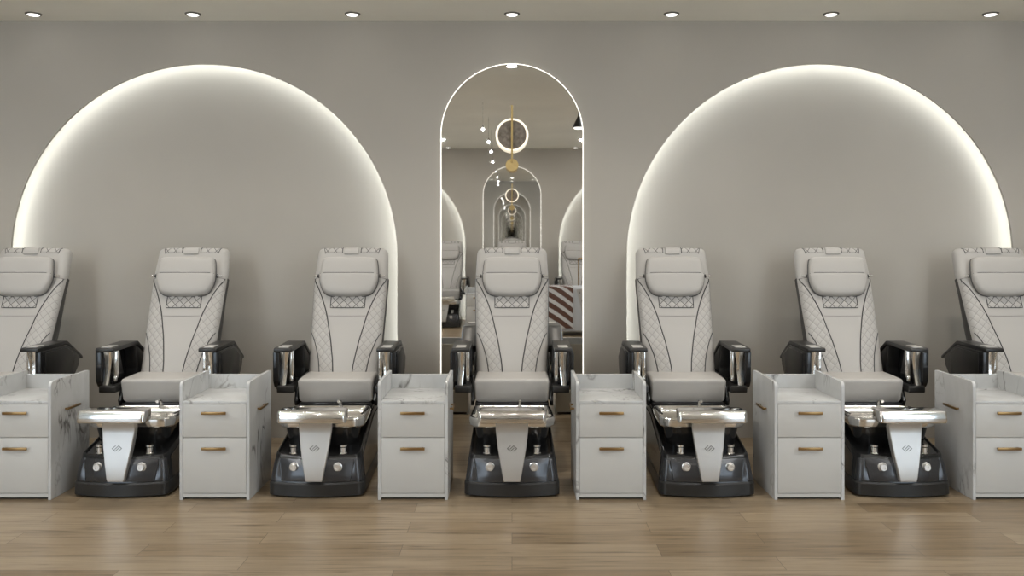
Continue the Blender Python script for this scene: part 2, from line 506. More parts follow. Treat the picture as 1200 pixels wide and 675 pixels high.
def back_pad():
    bm = NB(); us = cusp(28)
    ts = [i/50*.93 for i in range(51)] + [.93+.07*math.sin(PI/2*i/14) for i in range(1, 15)]
    F = [[bm.verts.new(bpt(u*hw(t), t, bulge(u, t))) for u in us] for t in ts]
    B = [[bm.verts.new(bpt(u*hw(t), t, -.028 if abs(u) < 1 else -.01)) for u in us] for t in ts]
    nu, nt = len(us), len(ts)
    for i in range(nt-1):
        for j in range(nu-1):
            bm.faces.new((F[i][j], F[i][j+1], F[i+1][j+1], F[i+1][j]))
            bm.faces.new((B[i][j], B[i+1][j], B[i+1][j+1], B[i][j+1]))
        bm.faces.new((F[i][0], F[i+1][0], B[i+1][0], B[i][0]))
        bm.faces.new((F[i][-1], B[i][-1], B[i+1][-1], F[i+1][-1]))
    for j in range(nu-1):
        bm.faces.new((F[0][j], B[0][j], B[0][j+1], F[0][j+1]))
        bm.faces.new((F[-1][j], F[-1][j+1], B[-1][j+1], B[-1][j]))
    return bm
IN = [(558.5, 328), (564, 338), (570.7, 352.7), (576, 368), (580, 384.7), (583.5, 400), (585.9, 414), (587.5, 424), (588.6, 436)]
OUT = [(559.3, 389), (563.5, 398), (567.2, 408.7), (569.8, 418), (571.5, 427.3), (572.6, 436)]
IN_T = sorted((t_of(y), -x_of(x, y)) for x, y in IN)
OUT_T = sorted((t_of(y), -x_of(x, y)) for x, y in OUT)
def smooth_tab(tab, t):
    # Catmull-Rom through the table
    n = len(tab)
    if t <= tab[0][0]: return tab[0][1]
    if t >= tab[-1][0]: return tab[-1][1]
    for i in range(n-1):
        if tab[i][0] <= t <= tab[i+1][0]: break
    q = (t-tab[i][0])/(tab[i+1][0]-tab[i][0])
    p1, p2 = tab[i][1], tab[i+1][1]
    m1 = (tab[i+1][1]-tab[max(i-1, 0)][1])/(tab[i+1][0]-tab[max(i-1, 0)][0])
    m2 = (tab[min(i+2, n-1)][1]-tab[i][1])/(tab[min(i+2, n-1)][0]-tab[i][0])
    h = tab[i+1][0]-tab[i][0]
    return (2*q**3-3*q*q+1)*p1 + (q**3-2*q*q+q)*h*m1 + (-2*q**3+3*q*q)*p2 + (q**3-q*q)*h*m2
def xin(t): return smooth_tab(IN_T, t)
def xout(t):
    if t > OUT_T[-1][0]: return hw(t)*.985
    return min(hw(t)*.985, smooth_tab(OUT_T, t))
QX, QS = .052, .062
def quilt_grid(bm, uvl, xa, xb, t0, t1, nx, nt, qx=QX, qs=QS, amp=.0035, sx=1):
    rows = []
    for i in range(nt+1):
        t = lerp(t0, t1, i/nt); row = []
        a_, b_ = xa(t), xb(t)
        for j in range(nx+1):
            x = lerp(a_, b_, j/nx)
            s = t*BL
            a = x/qx + s/qs; b = x/qx - s/qs
            edge = min(1, 6*min(j/nx, 1-j/nx)+.05, 12*min(i/nt, 1-i/nt)+.05)
            h = amp*(abs(math.sin(PI*a))*abs(math.sin(PI*b)))**.45
            v = bm.verts.new(face_pt(sx*x, t, .0012 + h*edge)); row.append((v, a, b))
        rows.append(row)
    for i in range(nt):
        for j in range(nx):
            q = [rows[i][j], rows[i][j+1], rows[i+1][j+1], rows[i+1][j]]
            f = bm.faces.new([v[0] for v in q])
            for lp, v in zip(f.loops, q): lp[uvl].uv = (v[1], v[2])
T_H = t_of(325.5)        # the hinge line under the head section

def make_chair():
    root = thing('pedicure_chair', '', 'chair', (0, -CY, 0))
    bk = build('backrest', back_pad(), 'leather', root, OFF, 40)
    # quilted wings, one each side
    for sx in (-1, 1):
        bm = NB(); uvl = bm.loops.layers.uv.new('UVMap')
        quilt_grid(bm, uvl, xin, xout, .03, IN_T[-1][0]-.012, 26, 110, sx=sx)
        build('quilted_wing', bm, 'quilt', bk, OFF, 60)
        bm = NB()
        ts = [lerp(IN_T[0][0], T_H, i/60) for i in range(61)]
        tube(bm, [face_pt(sx*xin(max(t, IN_T[0][0])), t, .002) for t in ts], .0036, 6)
        tube(bm, [face_pt(sx*smooth_tab(OUT_T, t), t, .002) for t in [lerp(OUT_T[0][0], OUT_T[-1][0], i/30) for i in range(31)]], .003, 6)
        build('piping', bm, 'piping', bk, OFF, 60)
    # quilted insert under the pillow
    ta, tb = t_of(361), t_of(338)
    bm = NB(); uvl = bm.loops.layers.uv.new('UVMap')
    quilt_grid(bm, uvl, lambda t: -.118, lambda t: .118, ta, tb, 48, 24, .058, .062, .005)
    build('quilted_insert', bm, 'quilt_dark', bk, OFF, 60)
    bm = NB()
    tube(bm, [face_pt(-.119, lerp(tb, ta, i/10), .002) for i in range(11)] + [face_pt(lerp(-.119, .119, i/12), ta, .002) for i in range(1, 12)] +
         [face_pt(.119, lerp(ta, tb, i/10), .002) for i in range(11)], .0026, 6)
    build('insert_piping', bm, 'piping', bk, OFF, 60)
    bm = NB()
    tt = t_of(370.5)
    w_ = xin(tt)-.006
    tube(bm, [face_pt(lerp(-w_, w_, i/20), tt, .0002) for i in range(21)], .0015, 5)
    for sx in (-1, 1):   # seam of the head section, out to the sides
        tube(bm, [face_pt(sx*lerp(.17, .2555, i/8), T_H, .0004) for i in range(9)], .0018, 5)
    build('seam', bm, 'thread', bk, OFF, 60)
    # quilted patches at the top, either side of the strap
    for sx in (-1, 1):
        bm = NB(); uvl = bm.loops.layers.uv.new('UVMap')
        quilt_grid(bm, uvl, lambda t: .066, lambda t: .205-(1-t)*.25, .945, .993, 30, 14, .058, .075, .003, sx=sx)
        build('top_patch', bm, 'quilt_dark', bk, OFF, 60)
        bm = NB()
        for xa in (.066, .203):
            tube(bm, [face_pt(sx*(xa-((1-t)*.25 if xa > .1 else 0)), t, .0012) for t in [lerp(.94, .992, i/8) for i in range(9)]], .0026, 6)
        build('patch_piping', bm, 'piping', bk, OFF, 60)
    # dark shell behind the lower back
    bm = NB(); rings = []
    for i in range(17):
        t = lerp(-.02, T_H+.015, i/16); w = hw(max(0, t))*1.012
        dp = interp([(0, .115), (.5, .105), (.85, .075), (1, .05)], max(0, t)/T_H)
        r = .03; ring = []
        for (x, h) in ((w, -.004), (w+.003, -.03), (w-.004, -dp+r), (w-r, -dp), (-w+r, -dp), (-w+.004, -dp+r), (-w-.003, -.03), (-w, -.004)):
            ring.append(bpt(x, t, h))
        rings.append(ring)
    loft(bm, rings)
    build('back_shell', bm, 'shell', root, OFF, 40)

    # pillow
    yc = 325.0; pc_t = t_of(yc)
    half = [(0, 301.8), (18, 301.9), (26, 302.3), (30.2, 303.6), (32, 306.5), (33.2, 314), (34.0, 322), (34.0, 327), (33.2, 332), (31.6, 337), (29.2, 341.2), (26, 344.2), (21, 346), (12, 347), (0, 347.4)]
    out = [(x, y) for x, y in half] + [(-x, y) for x, y in half[-2:0:-1]]
    kx = 1/(158*D/(D-.34))
    base_h, th, tilt = .068, .062, .13
    def mid(qy):
        c = BT0 + _d*(BL*pc_t + qy) + NRM*(base_h + .022 + tilt*qy)
        r = D/(D+c.x); return r, 277 + 158*r*(EYE-c.y)
    P = []
    for x, y in out:                      # outline point -> place on the pillow's own plane
        lo, hi = -.3, .3
        for _ in range(40):
            m_ = (lo+hi)/2
            if mid(m_)[1] > y: lo = m_
            else: hi = m_
        P.append(Vector((x/(158*mid(lo)[0]), lo)))
    def catmull(Pn, n):
        res = []
        N = len(Pn)
        for i in range(N):
            a, b_, c, d = Pn[i-1], Pn[i], Pn[(i+1) % N], Pn[(i+2) % N]
            for k in range(n):
                t = k/n
                res.append(.5*((2*b_)+(c-a)*t+(2*a-5*b_+4*c-d)*t*t+(3*b_-a-3*c+d)*t**3))
        return res
    P = catmull(P, 3)
    bm = NB(); rings = []
    def pil(q, h):
        c = BT0 + _d*(BL*pc_t + q.y) + NRM*(h + tilt*q.y)
        return (q.x, c.x, c.y)
    for s, h in ((.0, 0), ):
        pass
    prof = [(.55, .0), (.90, .0), (.97, .006), (1.0, .018), (.998, .03), (.985, .042), (.95, .052), (.88, .058), (.7, .062), (.45, .063), (.2, .063), (.02, .063)]
    for s, h in prof:
        rings.append([pil(q*s, base_h+h - (.0035*math.exp(-((q.y*s-.006)/.008)**2) if h > .03 else 0)) for q in P])
    loft(bm, rings)
    pw = build('pillow', bm, 'leather', root, OFF, 50)
    bm = NB(); w = 34.0*kx
    tube(bm, [pil(Vector((lerp(-w*.985, w*.985, i/24), .007)), base_h + (.0605 if 2 < i < 22 else .0585 if 1 < i < 23 else .052 if 0 < i < 24 else .040)) for i in range(25)], .0014, 5)
    build('pillow_seam', bm, 'piping', pw, OFF, 60)
    bm = NB()
    tube(bm, [pil(q*1.003, base_h+.010) for q in P], .0045, 6, closed=True)
    build('pillow_shade_rim', bm, 'pillow_shade', pw, OFF, 60)  # dark rim standing in for the shade beneath the pillow
    bm = NB()
    for (lo) in (0,):
        rings = []
        ts = [lerp(.93, 1.0, i/10) for i in range(11)]
        path = [face_pt(0, t, .004) for t in ts] + [bpt(0, 1.004, .0), bpt(0, .99, -.02)]
        for p in path:
            rings.append([(x, p.y+dy, p.z+dz) for x, dy, dz in ((-.052, 0, 0), (-.049, -.004, .003), (.049, -.004, .003), (.052, 0, 0), (.05, .012, -.006), (-.05, .012, -.006))])
        loft(bm, rings)
    build('pillow_strap', bm, 'leather', pw, OFF, 40)
    for sx in (-1, 1):
        bm = NB(); c = bpt(sx*.228, T_H+.002, .080)
        pr = [(.003, -.022), (.005, -.020), (.005, .002), (.0095, .004), (.011, .009), (.0095, .014), (.004, .018)]
        if sx > 0: pr = [(r, -h) for r, h in pr[::-1]]
        lathe(bm, pr, tuple(c), 'x', 14)
        pin = build('pillow_pin', bm, 'chrome', root, OFF, 40)
        bm = NB(); lathe(bm, [(.008, -.006), (.0125, -.005), (.0125, .001), (.008, .002)], (c.x-sx*.012, c.y, c.z), 'x', 14)
        build('pin_collar', bm, 'piping', pin, OFF, 40)

    # seat cushion and frame
    bm = NB()
    prof = []
    x0 = .2415
    def ring_at(y, z0, z1, w):
        r = .022; pts = []
        for cx, cz, a0 in ((w-r, z1-r, 0), (-w+r, z1-r, PI/2), (-w+r, z0+r, PI), (w-r, z0+r, 3*PI/2)):
            for k in range(7):
                a = a0+PI/2*k/6; pts.append((cx+r*math.cos(a), y, cz+r*math.sin(a)))
        return pts
    rings = []
    for k in range(9):
        a = PI/2*k/8; r = .026
        rings.append(ring_at(-.847+r-r*math.sin(a), .446+r*(1-math.cos(a))*0+.004*(1-math.sin(a)), .600-r*(1-math.cos(a)) , x0-.012*(1-math.cos(a))))
    rings = rings[::-1]
    for k in range(1, 9):
        y = lerp(-.82, -.40, k/8)
        rings.append(ring_at(y, .446, .600+.006*math.sin(PI*k/8), x0-.003*k/8))
    loft(bm, rings)
    for v in bm.verts:      # the front face slopes back towards its lower edge
        if v.co.y < -.78: v.co.y += .045*(.600-v.co.z)/.154
    build('seat', bm, 'leather', root, OFF, 40)
    bm = NB()
    box(bm, -.238, .238, -.826, -.22, .405, .444, .006)
    for sx in (-1, 1):
        pr = [(-.80, .42), (-.815, .455), (-.775, .545), (-.70, .592), (-.42, .60), (-.28, .70), (-.22, .69), (-.22, .42)]
        prism(bm, pr, 'x', sx*.247, sx*.268, .004)
    build('seat_frame', bm, 'gloss_black', root, OFF, 30)

    # armrests, one each side
    for sx, nm in ((-1, 'l'), (1, 'r')):
        X = lambda a: sx*a
        bm = NB()
        top = [(-.868, .796), (-.855, .802), (-.53, .808), (-.50, .806), (-.475, .793), (-.292, .678), (-.283, .664)]
        bot = [(-.295, .655), (-.485, .770), (-.505, .779), (-.53, .782), (-.855, .775), (-.868, .778)]
        prism(bm, top+bot, 'x', X(.272), X(.388), .005, 2)
        arm = build('armrest', bm, 'soft_black', root, OFF, 30)
        bm = NB()
        prism(bm, [(-.842, .8055), (-.842, .8015), (-.742, .8035), (-.742, .8075)], 'x', X(.298), X(.362), .001, 1)
        build('control_panel', bm, 'silver', arm, OFF, 30)
        bm = NB()   # outer side panel
        pr = [(-.850, .776), (-.53, .783), (-.49, .768), (-.345, .682), (-.36, .62), (-.43, .545), (-.47, .515), (-.76, .515), (-.82, .548), (-.845, .585)]
        prism(bm, pr, 'x', X(.357), X(.397), .007, 3)
        build('side_panel', bm, 'gloss_black', arm, OFF, 30)
        bm = NB()   # raised facing on the outer panel
        pr = [(-.80, .760), (-.54, .765), (-.505, .755), (-.43, .705), (-.46, .55), (-.74, .545), (-.80, .60)]
        prism(bm, pr, 'x', X(.395), X(.402), .003, 2)
        build('side_facing', bm, 'soft_black', arm, OFF, 30)
        bm = NB()   # rear block
        pr = [(-.53, .780), (-.495, .768), (-.325, .668), (-.36, .56), (-.42, .50), (-.52, .50), (-.50, .62)]
        prism(bm, pr, 'x', X(.274), X(.358), .006, 2)
        build('rear_support', bm, 'soft_black', arm, OFF, 30)
        bm = NB()   # chrome front plate, slightly bowed
        rings = []
        for i in range(9):
            z = lerp(.56, .776, i/8); yb = -.838 + .018*math.sin(PI*i/8)
            w0 = lerp(.318, .300, i/8); w1 = lerp(.352, .356, i/8)
            rings.append([(X(w0), yb, z), (X((w0+w1)/2), yb-.008, z), (X(w1), yb, z), (X(w1), yb+.02, z), (X(w0), yb+.05, z)])
        loft(bm, rings)
        pl = build('chrome_plate', bm, 'chrome', arm, OFF, 50)
        bm = NB()
        box(bm, *sorted((X(.276), X(.300))), -.80, -.775, .60, .79, .004)
        lathe(bm, [(.010, -.02), (.012, -.016), (.012, .012), (.009, .016)], (X(.288), -.80, .598), 'z', 14)
        build('tray_post', bm, 'chrome', arm, OFF, 40)
        bm = NB()   # inner black cheek
        pr = [(-.80, .776), (-.72, .785), (-.62, .52), (-.78, .52)]
        prism(bm, pr, 'x', X(.300), X(.316), .003, 1)
        build('inner_cheek', bm, 'gloss_black', arm, OFF, 30)
        bm = NB()   # bracket under the arm
        pr = [(-.855, .513), (-.862, .520), (-.862, .553), (-.855, .558), (-.50, .558), (-.46, .513)]
        prism(bm, pr, 'x', X(.262), X(.368), .005, 2)
        build('arm_bracket', bm, 'soft_black', arm, OFF, 30)

    # base
    def plan(hwf, yf, bulgef, hwr, yr, rc, n=8):
        """plan outline, counter-clockwise seen from above, front edge bowed forward"""
        pts = []
        for i in range(13):
            x = lerp(-hwf+rc, hwf-rc, i/12); pts.append((x, yf - bulgef*(1-(x/(hwf-rc))**2)))
        for i in range(1, n+1):
            a = -PI/2 + PI/2*.86*i/n; pts.append((hwf-rc+rc*math.cos(a), yf+rc+rc*math.sin(a)))
        L = [(lerp(hwf, hwr, q), lerp(yf+rc, yr, q)) for q in (.06, .15, .28, .42, .56, .7, .85, 1)]
        pts += L; pts += [(-x, y) for x, y in L[::-1]]
        for i in range(n, 0, -1):
            a = -PI/2 + PI/2*.86*i/n; pts.append((-(hwf-rc+rc*math.cos(a)), yf+rc+rc*math.sin(a)))
        return pts
    def ztop(y):
        return interp([(-1.5, .222), (-1.36, .232), (-1.26, .255), (-1.1, .30), (-.9, .36), (-.7, .40), (-.4, .412), (-.2, .412)], y)
    bm = NB()
    p0 = plan(.268, -1.365, .030, .23, -.30, .05); p1 = plan(.280, -1.378, .032, .24, -.29, .05)
    p2 = plan(.279, -1.376, .032, .24, -.29, .05)
    rings = [[(x, y, .008) for x, y in p0], [(x, y, .014) for x, y in p1], [(x, y, .080) for x, y in p2],
             [(x*.985, y+.006, .088) for x, y in p2]]
    loft(bm, rings)
    base = build('base', bm, 'soft_black', root, OFF, 30)
    bm = NB()
    q1 = plan(.272, -1.366, .030, .234, -.30, .045); q2 = plan(.250, -1.338, .028, .222, -.31, .045); q3 = plan(.240, -1.326, .027, .212, -.32, .045)
    rings = [[(x, y, .086) for x, y in q1],
             [(lerp(a[0], b_[0], .5), lerp(a[1], b_[1], .5), lerp(.086, ztop(b_[1]), .5)) for a, b_ in zip(q1, q2)],
             [(x, y, ztop(y)-.008) for x, y in q2], [(x*.992, y+.004, ztop(y)) for x, y in q2], [(x, y, ztop(y)+.001) for x, y in q3]]
    loft(bm, rings, True, False)
    # inner deck, sunk a little, under the bowl
    R = [[(x, y, ztop(y)+.001) for x, y in q3], [(x*.97, y+.008, ztop(y)-.006) for x, y in q3]]
    loft(bm, R, False, True)
    bmesh.ops.remove_doubles(bm, verts=bm.verts, dist=.0003)
    build('tub_body', bm, 'gloss_black', base, OFF, 30)
    # front fascia panel: follows the bowed front
    def yfront(x, z):
        q = (z-.086)/(.228-.086)
        yf = lerp(-1.366, -1.338, q); bl = lerp(.030, .028, q); hf = lerp(.227, .205, q)
        return yf - bl*(1-(min(1, abs(x)/hf))**2)
    def plate(bm, xl, xr, z0, z1, lift, nx=16, nz=8, thick=.012):
        F, B = [], []
        for i in range(nz+1):
            z = lerp(z0, z1, i/nz); zz = (i/nz)
            a, b_ = xl(zz), xr(zz)
            e = min(1, 4*min(i/nz, 1-i/nz)+.2)
            F.append([bm.verts.new((lerp(a, b_, j/nx), yfront(lerp(a, b_, j/nx), z)-lift*min(e, 1, 6*min(j/nx, 1-j/nx)+.2), z)) for j in range(nx+1)])
            B.append([bm.verts.new((lerp(a, b_, j/nx), yfront(lerp(a, b_, j/nx), z)+thick, z)) for j in range(nx+1)])
        for i in range(nz):
            for j in range(nx):
                bm.faces.new((F[i][j], F[i][j+1], F[i+1][j+1], F[i+1][j])); bm.faces.new((B[i][j], B[i+1][j], B[i+1][j+1], B[i][j+1]))
            bm.faces.new((F[i][0], F[i+1][0], B[i+1][0], B[i][0])); bm.faces.new((F[i][-1], B[i][-1], B[i+1][-1], F[i+1][-1]))
        for j in range(nx):
            bm.faces.new((F[0][j], B[0][j], B[0][j+1], F[0][j+1])); bm.faces.new((F[-1][j], F[-1][j+1], B[-1][j+1], B[-1][j]))
    bm = NB(); plate(bm, lambda q: lerp(-.198, -.216, q), lambda q: lerp(.198, .216, q), .094, .219, .009)
    fas = build('front_fascia', bm, 'pearl', base, OFF, 40)
    for sx in (-1, 1):
        bm = NB()
        # wedge that wraps from the front round onto the side
        def sidept(q, z):
            # q 0 = at the fascia edge, 1 = round the corner on the side
            zz = (z-.094)/.125
            hf = lerp(.272, .252, zz); yf = lerp(-1.366, -1.338, zz); rc = .045
            xa = lerp(.203, .2205, zz)
            seg = [(xa, yfront(xa, z))]
            for i in range(1, 9):
                a = -PI/2+PI/2*.9*i/8; seg.append((hf-rc+rc*math.cos(a), yf+rc+rc*math.sin(a)))
            k = q*8; i = min(7, int(k)); f = k-i
            p = (lerp(seg[i][0], seg[i+1][0], f), lerp(seg[i][1], seg[i+1][1], f))
            return p
        F = []; B = []
        for i in range(9):
            z = lerp(.094, .221, i/8); rowf = []; rowb = []
            for j in range(15):
                q = j/14*lerp(1, .86, i/8); x, y = sidept(q, z)
                nx_, ny_ = math.sin(q*1.3), -math.cos(q*1.3)
                l = .006*min(1, 5*min(j/14, 1-j/14)+.15, 5*min(i/8, 1-i/8)+.15)
                rowf.append(bm.verts.new((sx*(x+nx_*l), y+ny_*l, z))); rowb.append(bm.verts.new((sx*(x-nx_*.010), y-ny_*.010, z)))
            F.append(rowf); B.append(rowb)
        for i in range(8):
            for j in range(14):
                bm.faces.new((F[i][j], F[i][j+1], F[i+1][j+1], F[i+1][j])); bm.faces.new((B[i][j], B[i+1][j], B[i+1][j+1], B[i][j+1]))
            bm.faces.new((F[i][0], F[i+1][0], B[i+1][0], B[i][0])); bm.faces.new((F[i][-1], B[i][-1], B[i+1][-1], F[i+1][-1]))
        for j in range(14):
            bm.faces.new((F[0][j], B[0][j], B[0][j+1], F[0][j+1])); bm.faces.new((F[-1][j], F[-1][j+1], B[-1][j+1], B[-1][j]))
        build('corner_fascia', bm, 'pearl', base, OFF, 40)
        # inset panel along the side of the tub
        bm = NB()
        pts = [(-1.285, .10), (-.42, .10), (-.42, .36), (-.75, .355), (-1.02, .285), (-1.265, .215)]
        A_, B_ = [], []
        for (y, z) in pts:
            zz = (z-.086)/max(.05, (ztop(y)-.086)); q = (y+1.33)/1.03
            x = lerp(lerp(.272, .234, q), lerp(.250, .222, q), min(1, zz))
            A_.append(bm.verts.new((sx*(x+.004), y, z))); B_.append(bm.verts.new((sx*(x-.012), y, z)))
        bm.faces.new(A_); bm.faces.new(B_[::-1])
        for i in range(len(pts)): bm.faces.new((A_[i], B_[i], B_[(i+1) % len(pts)], A_[(i+1) % len(pts)]))
        build('side_inset', bm, 'pearl', base, OFF, 30)
        # dial
        bm = NB(); zc = .176; yk = yfront(.127, zc)-.007
        lathe(bm, [(.027, .008), (.027, -.004), (.023, -.006), (.021, -.018), (.018, -.022), (.010, -.022), (.008, -.018), (.003, -.018)], (sx*.127, yk, zc), 'y', 24)
        dial = build('dial', bm, 'knob', base, OFF, 30)
        bm = NB()
        for k in range(8):
            a = 2*PI*k/8; c = Vector((sx*.127+.022*math.cos(a), yk-.011, zc+.022*math.sin(a)))
            box(bm, c.x-.003, c.x+.003, c.y-.007, c.y+.006, c.z-.003, c.z+.003, .001, 1, (c, 'Y', -a))
        build('dial_grip', bm, 'silver', dial, OFF, 30)
        # spray nozzle with dark cap on the deck
        bm = NB(); zn = ztop(-1.315)-.008
        lathe(bm, [(.026, 0), (.026, .008), (.021, .012), (.020, .04), (.024, .046), (.024, .056), (.019, .058)], (sx*.146, -1.305, zn), 'z', 20)
        nz_ = build('spray_nozzle', bm, 'chrome', base, OFF, 30)
        bm = NB(); lathe(bm, [(.016, .058), (.020, .060), (.020, .074), (.014, .080)], (sx*.146, -1.305, zn), 'z', 20)
        build('nozzle_cap', bm, 'gloss_black', nz_, OFF, 30)

    # bowl: drum below, chrome rim above
    bm = NB()
    rings = [[(x, y, .24 if y < -1.0 else .33) for x, y in rrect(.205, .19, -1.21, -.80, .07, .05)], [(x, y, .385) for x, y in rrect(.226, .215, -1.245, -.85, .07, .05)]]
    loft(bm, rings)
    build('bowl_drum', bm, 'gloss_black', root, OFF, 30)
    bm = NB()
    def rr(d, z): return [(x, y, z) for x, y in rrect(.258-d, .246-d, -1.275+d, -.865-d, .085-d*.6, .05-d*.4, 8)]
    rings = [rr(.030, .376), rr(.010, .380), rr(.004, .388), rr(.0, .418), rr(.001, .430), rr(.006, .436), rr(.018, .436), rr(.024, .430), rr(.034, .400), rr(.06, .392)]
    loft(bm, rings)
    bowl = build('bowl', bm, 'chrome', root, OFF, 30)
    for sx in (-1, 1):
        bm = NB(); box(bm, *sorted((sx*.222, sx*.236)), -1.15, -.93, .4365, .443, .003)
        build('rim_grip', bm, 'gloss_black', bowl, OFF, 30)
    bm = NB(); tube(bm, [(.05, -.90, .43), (.05, -.905, .47), (.05, -.93, .485), (.05, -.965, .478)], .009, 10)
    lathe(bm, [(.016, .428), (.016, .436), (.011, .44)], (.05, -.90, 0), 'z', 14)
    build('faucet', bm, 'chrome', bowl, OFF, 40)

    # silver pedestal in front, holding the foot rest
    bm = NB()
    prof = [(-1.432, .106, .0475), (-1.434, .125, .052), (-1.424, .20, .066), (-1.408, .30, .083), (-1.394, .375, .0925), (-1.392, .40, .0945), (-1.402, .435, .0955), (-1.412, .457, .096)]
    rings = []
    for (y, z, w) in prof:
        bk_ = .06
        rings.append([(-w, y+.004, z), (-w+.004, y, z), (w-.004, y, z), (w, y+.004, z), (w*.92, y+bk_, z), (-w*.92, y+bk_, z)])
    loft(bm, rings)
    ped = build('pedestal', bm, 'silver', root, OFF, 30)
    # emblem: two interlocking angular diamonds
    bm = NB()
    def stroke(p, q, w=.0022):
        p, q = Vector(p)*.88, Vector(q)*.88; d = (q-p).normalized(); n = Vector((-d.y, d.x))*w
        p -= d*w*.6; q += d*w*.6
        zc = .292
        def yy(z): return interp([(.20, -1.424), (.30, -1.408), (.375, -1.394)], z)
        cs = [p+n, p-n, q-n, q+n]
        A_ = [bm.verts.new((c.x, yy(zc+c.y)-.0016, zc+c.y)) for c in cs]; B_ = [bm.verts.new((c.x, yy(zc+c.y)+.003, zc+c.y)) for c in cs]
        bm.faces.new(A_); bm.faces.new(B_[::-1])
        for i in range(4): bm.faces.new((A_[i], B_[i], B_[(i+1) % 4], A_[(i+1) % 4]))
    stroke((-.010, .017), (-.031, .0)); stroke((-.031, .0), (-.010, -.017)); stroke((-.010, -.017), (.013, .004))
    stroke((.010, -.017), (.031, .0)); stroke((.031, .0), (.010, .017)); stroke((.010, .017), (-.013, -.004))
    build('emblem', bm, 'emblem', ped, OFF, 0)
    bm = NB()
    rings = []
    for k, (dz, ins) in enumerate(((0, .010), (.003, .003), (.010, 0), (.060, 0), (.067, .003), (.070, .010))):
        rings.append([(x, y + (.16*dz if y < -1.44 else 0), .4555+dz) for x, y in rrect(.196-ins, .19-ins, -1.507+ins, -1.372-ins, .022, .02, 5)])
    loft(bm, rings)
    build('foot_rest', bm, 'chrome', root, OFF, 30)
    return root

chair = make_chair()
clab = {-3: 'grey leather pedicure chair cut off by the left photo edge',
        -2: 'grey leather pedicure chair in front of the middle of the left arch',
        -1: 'grey leather pedicure chair at the right edge of the left arch',
        0: 'grey leather pedicure chair standing in front of the tall mirror',
        1: 'grey leather pedicure chair at the left edge of the right arch',
        2: 'grey leather pedicure chair in front of the middle of the right arch',
        3: 'grey leather pedicure chair cut off by the right photo edge'}
for k in range(-3, 4):
    if k == -3:
        chair.location = (k*S, -CY, 0); chair['label'] = clab[k]; chair['group'] = 'pedicure chairs along the back wall'
    else: dup(chair, (k*S, -CY, 0), 0, clab[k], 'pedicure chairs along the back wall')
rlab = {-1: 'pedicure chair seen only reflected at the left edge of the mirror', 0: 'pedicure chair reflected in the mirror just above the centre chair',
        1: 'pedicure chair seen only reflected at the right edge of the mirror'}
for k in (-1, 0, 1):
    dup(chair, (k*S, -W+CY, 0), PI, rlab[k], 'pedicure chairs of the facing row')

# ---------------------------------------------------------------- drawer cabinets
def make_cabinet(side):
    """origin at the floor, centre; wall lies at local y = +1.206"""
    t = thing('drawer_cabinet', '', 'cabinet')
    hx, y0, y1 = .2015, -.225, .225
    bm = NB()
    rc = .03
    pr = [(y0+.001, .0), (y0, .003)] + [(y0+rc-rc*math.cos(PI/2*i/6), .652+rc*math.sin(PI/2*i/6)) for i in range(7)] + [(y1-.02, .682), (y1, .678), (y1, 0)]
    for sx in (-1, 1):
        prism(bm, pr, 'x', sx*hx, sx*(hx-.018), .0015, 1)
    box(bm, -hx+.018, hx-.018, y1-.018, y1-.001, .02, .656, .001, 1)
    build('carcass', bm, 'marble', t, smooth=30)
    bm = NB(); box(bm, -hx+.0015, hx-.0015, y1-.0005, y1+.0035, .03, .60, .001, 1)
    build('back_panel', bm, 'beige_back', t, smooth=0)
    bm = NB(); box(bm, -hx+.0182, hx-.0182, y0+.004, y1-.0182, .553, .570, .002, 2)
    build('counter', bm, 'marble', t, smooth=30)
    bm = NB(); box(bm, -hx+.02, hx-.02, y0+.03, y1-.03, 0, .035, 0); box(bm, -hx+.0185, hx-.0185, y0+.022, y1-.019, .03, .552)
    build('inner_box', bm, 'dark_gap', t, smooth=0)
    bm = NB(); box(bm, -hx+.0185, hx-.0185, y0+.006, y0+.022, .014, .036, .001, 1)
    build('plinth', bm, 'white', t, smooth=0)
    for (z0, z1, zh) in ((.3605, .5515, .503), (.0395, .3570, .299)):
        bm = NB(); box(bm, -hx+.0200, hx-.0200, y0+.003, y0+.021, z0, z1, .0015, 2)
        d = build('drawer', bm, 'white', t, smooth=30)
        bm = NB(); box(bm, -.070, .070, y0-.022, y0-.012, zh-.0075, zh+.0075, .0015, 2)
        for xx in (-.055, .055): box(bm, xx-.005, xx+.005, y0-.013, y0+.004, zh-.005, zh+.005)
        build('handle', bm, 'bronze', d, smooth=30)
    bm = NB(); xa = side*(hx+.014); xb = side*(hx+.024)
    box(bm, *sorted((xa, xb)), -.085, .075, .490, .503, .0015, 2)
    for yy in (-.065, .055): box(bm, *sorted((side*(hx-.001), side*(hx+.015))), yy-.005, yy+.005, .492, .501)
    build('side_handle', bm, 'bronze', t, smooth=30)
    return t
CABY = -1.206
cl, cr = make_cabinet(1), make_cabinet(-1)
cabs = {-2.5: 'white marble-sided drawer cabinet cut off by the left photo edge',
        -1.5: 'white marble drawer cabinet between the two chairs before the left arch',
        -.5: 'white marble drawer cabinet left of the centre chair',
        .5: 'white marble drawer cabinet right of the centre chair',
        1.5: 'white marble drawer cabinet between the two chairs before the right arch',
        2.5: 'white marble-sided drawer cabinet cut off by the right photo edge'}
used = set()
for k, lab in cabs.items():
    src = cl if k < 0 else cr
    if src.name not in used:
        used.add(src.name); src.location = (k*S, CABY, 0); src['label'] = lab; src['group'] = 'drawer cabinets between the chairs'
    else: dup(src, (k*S, CABY, 0), 0, lab, 'drawer cabinets between the chairs')
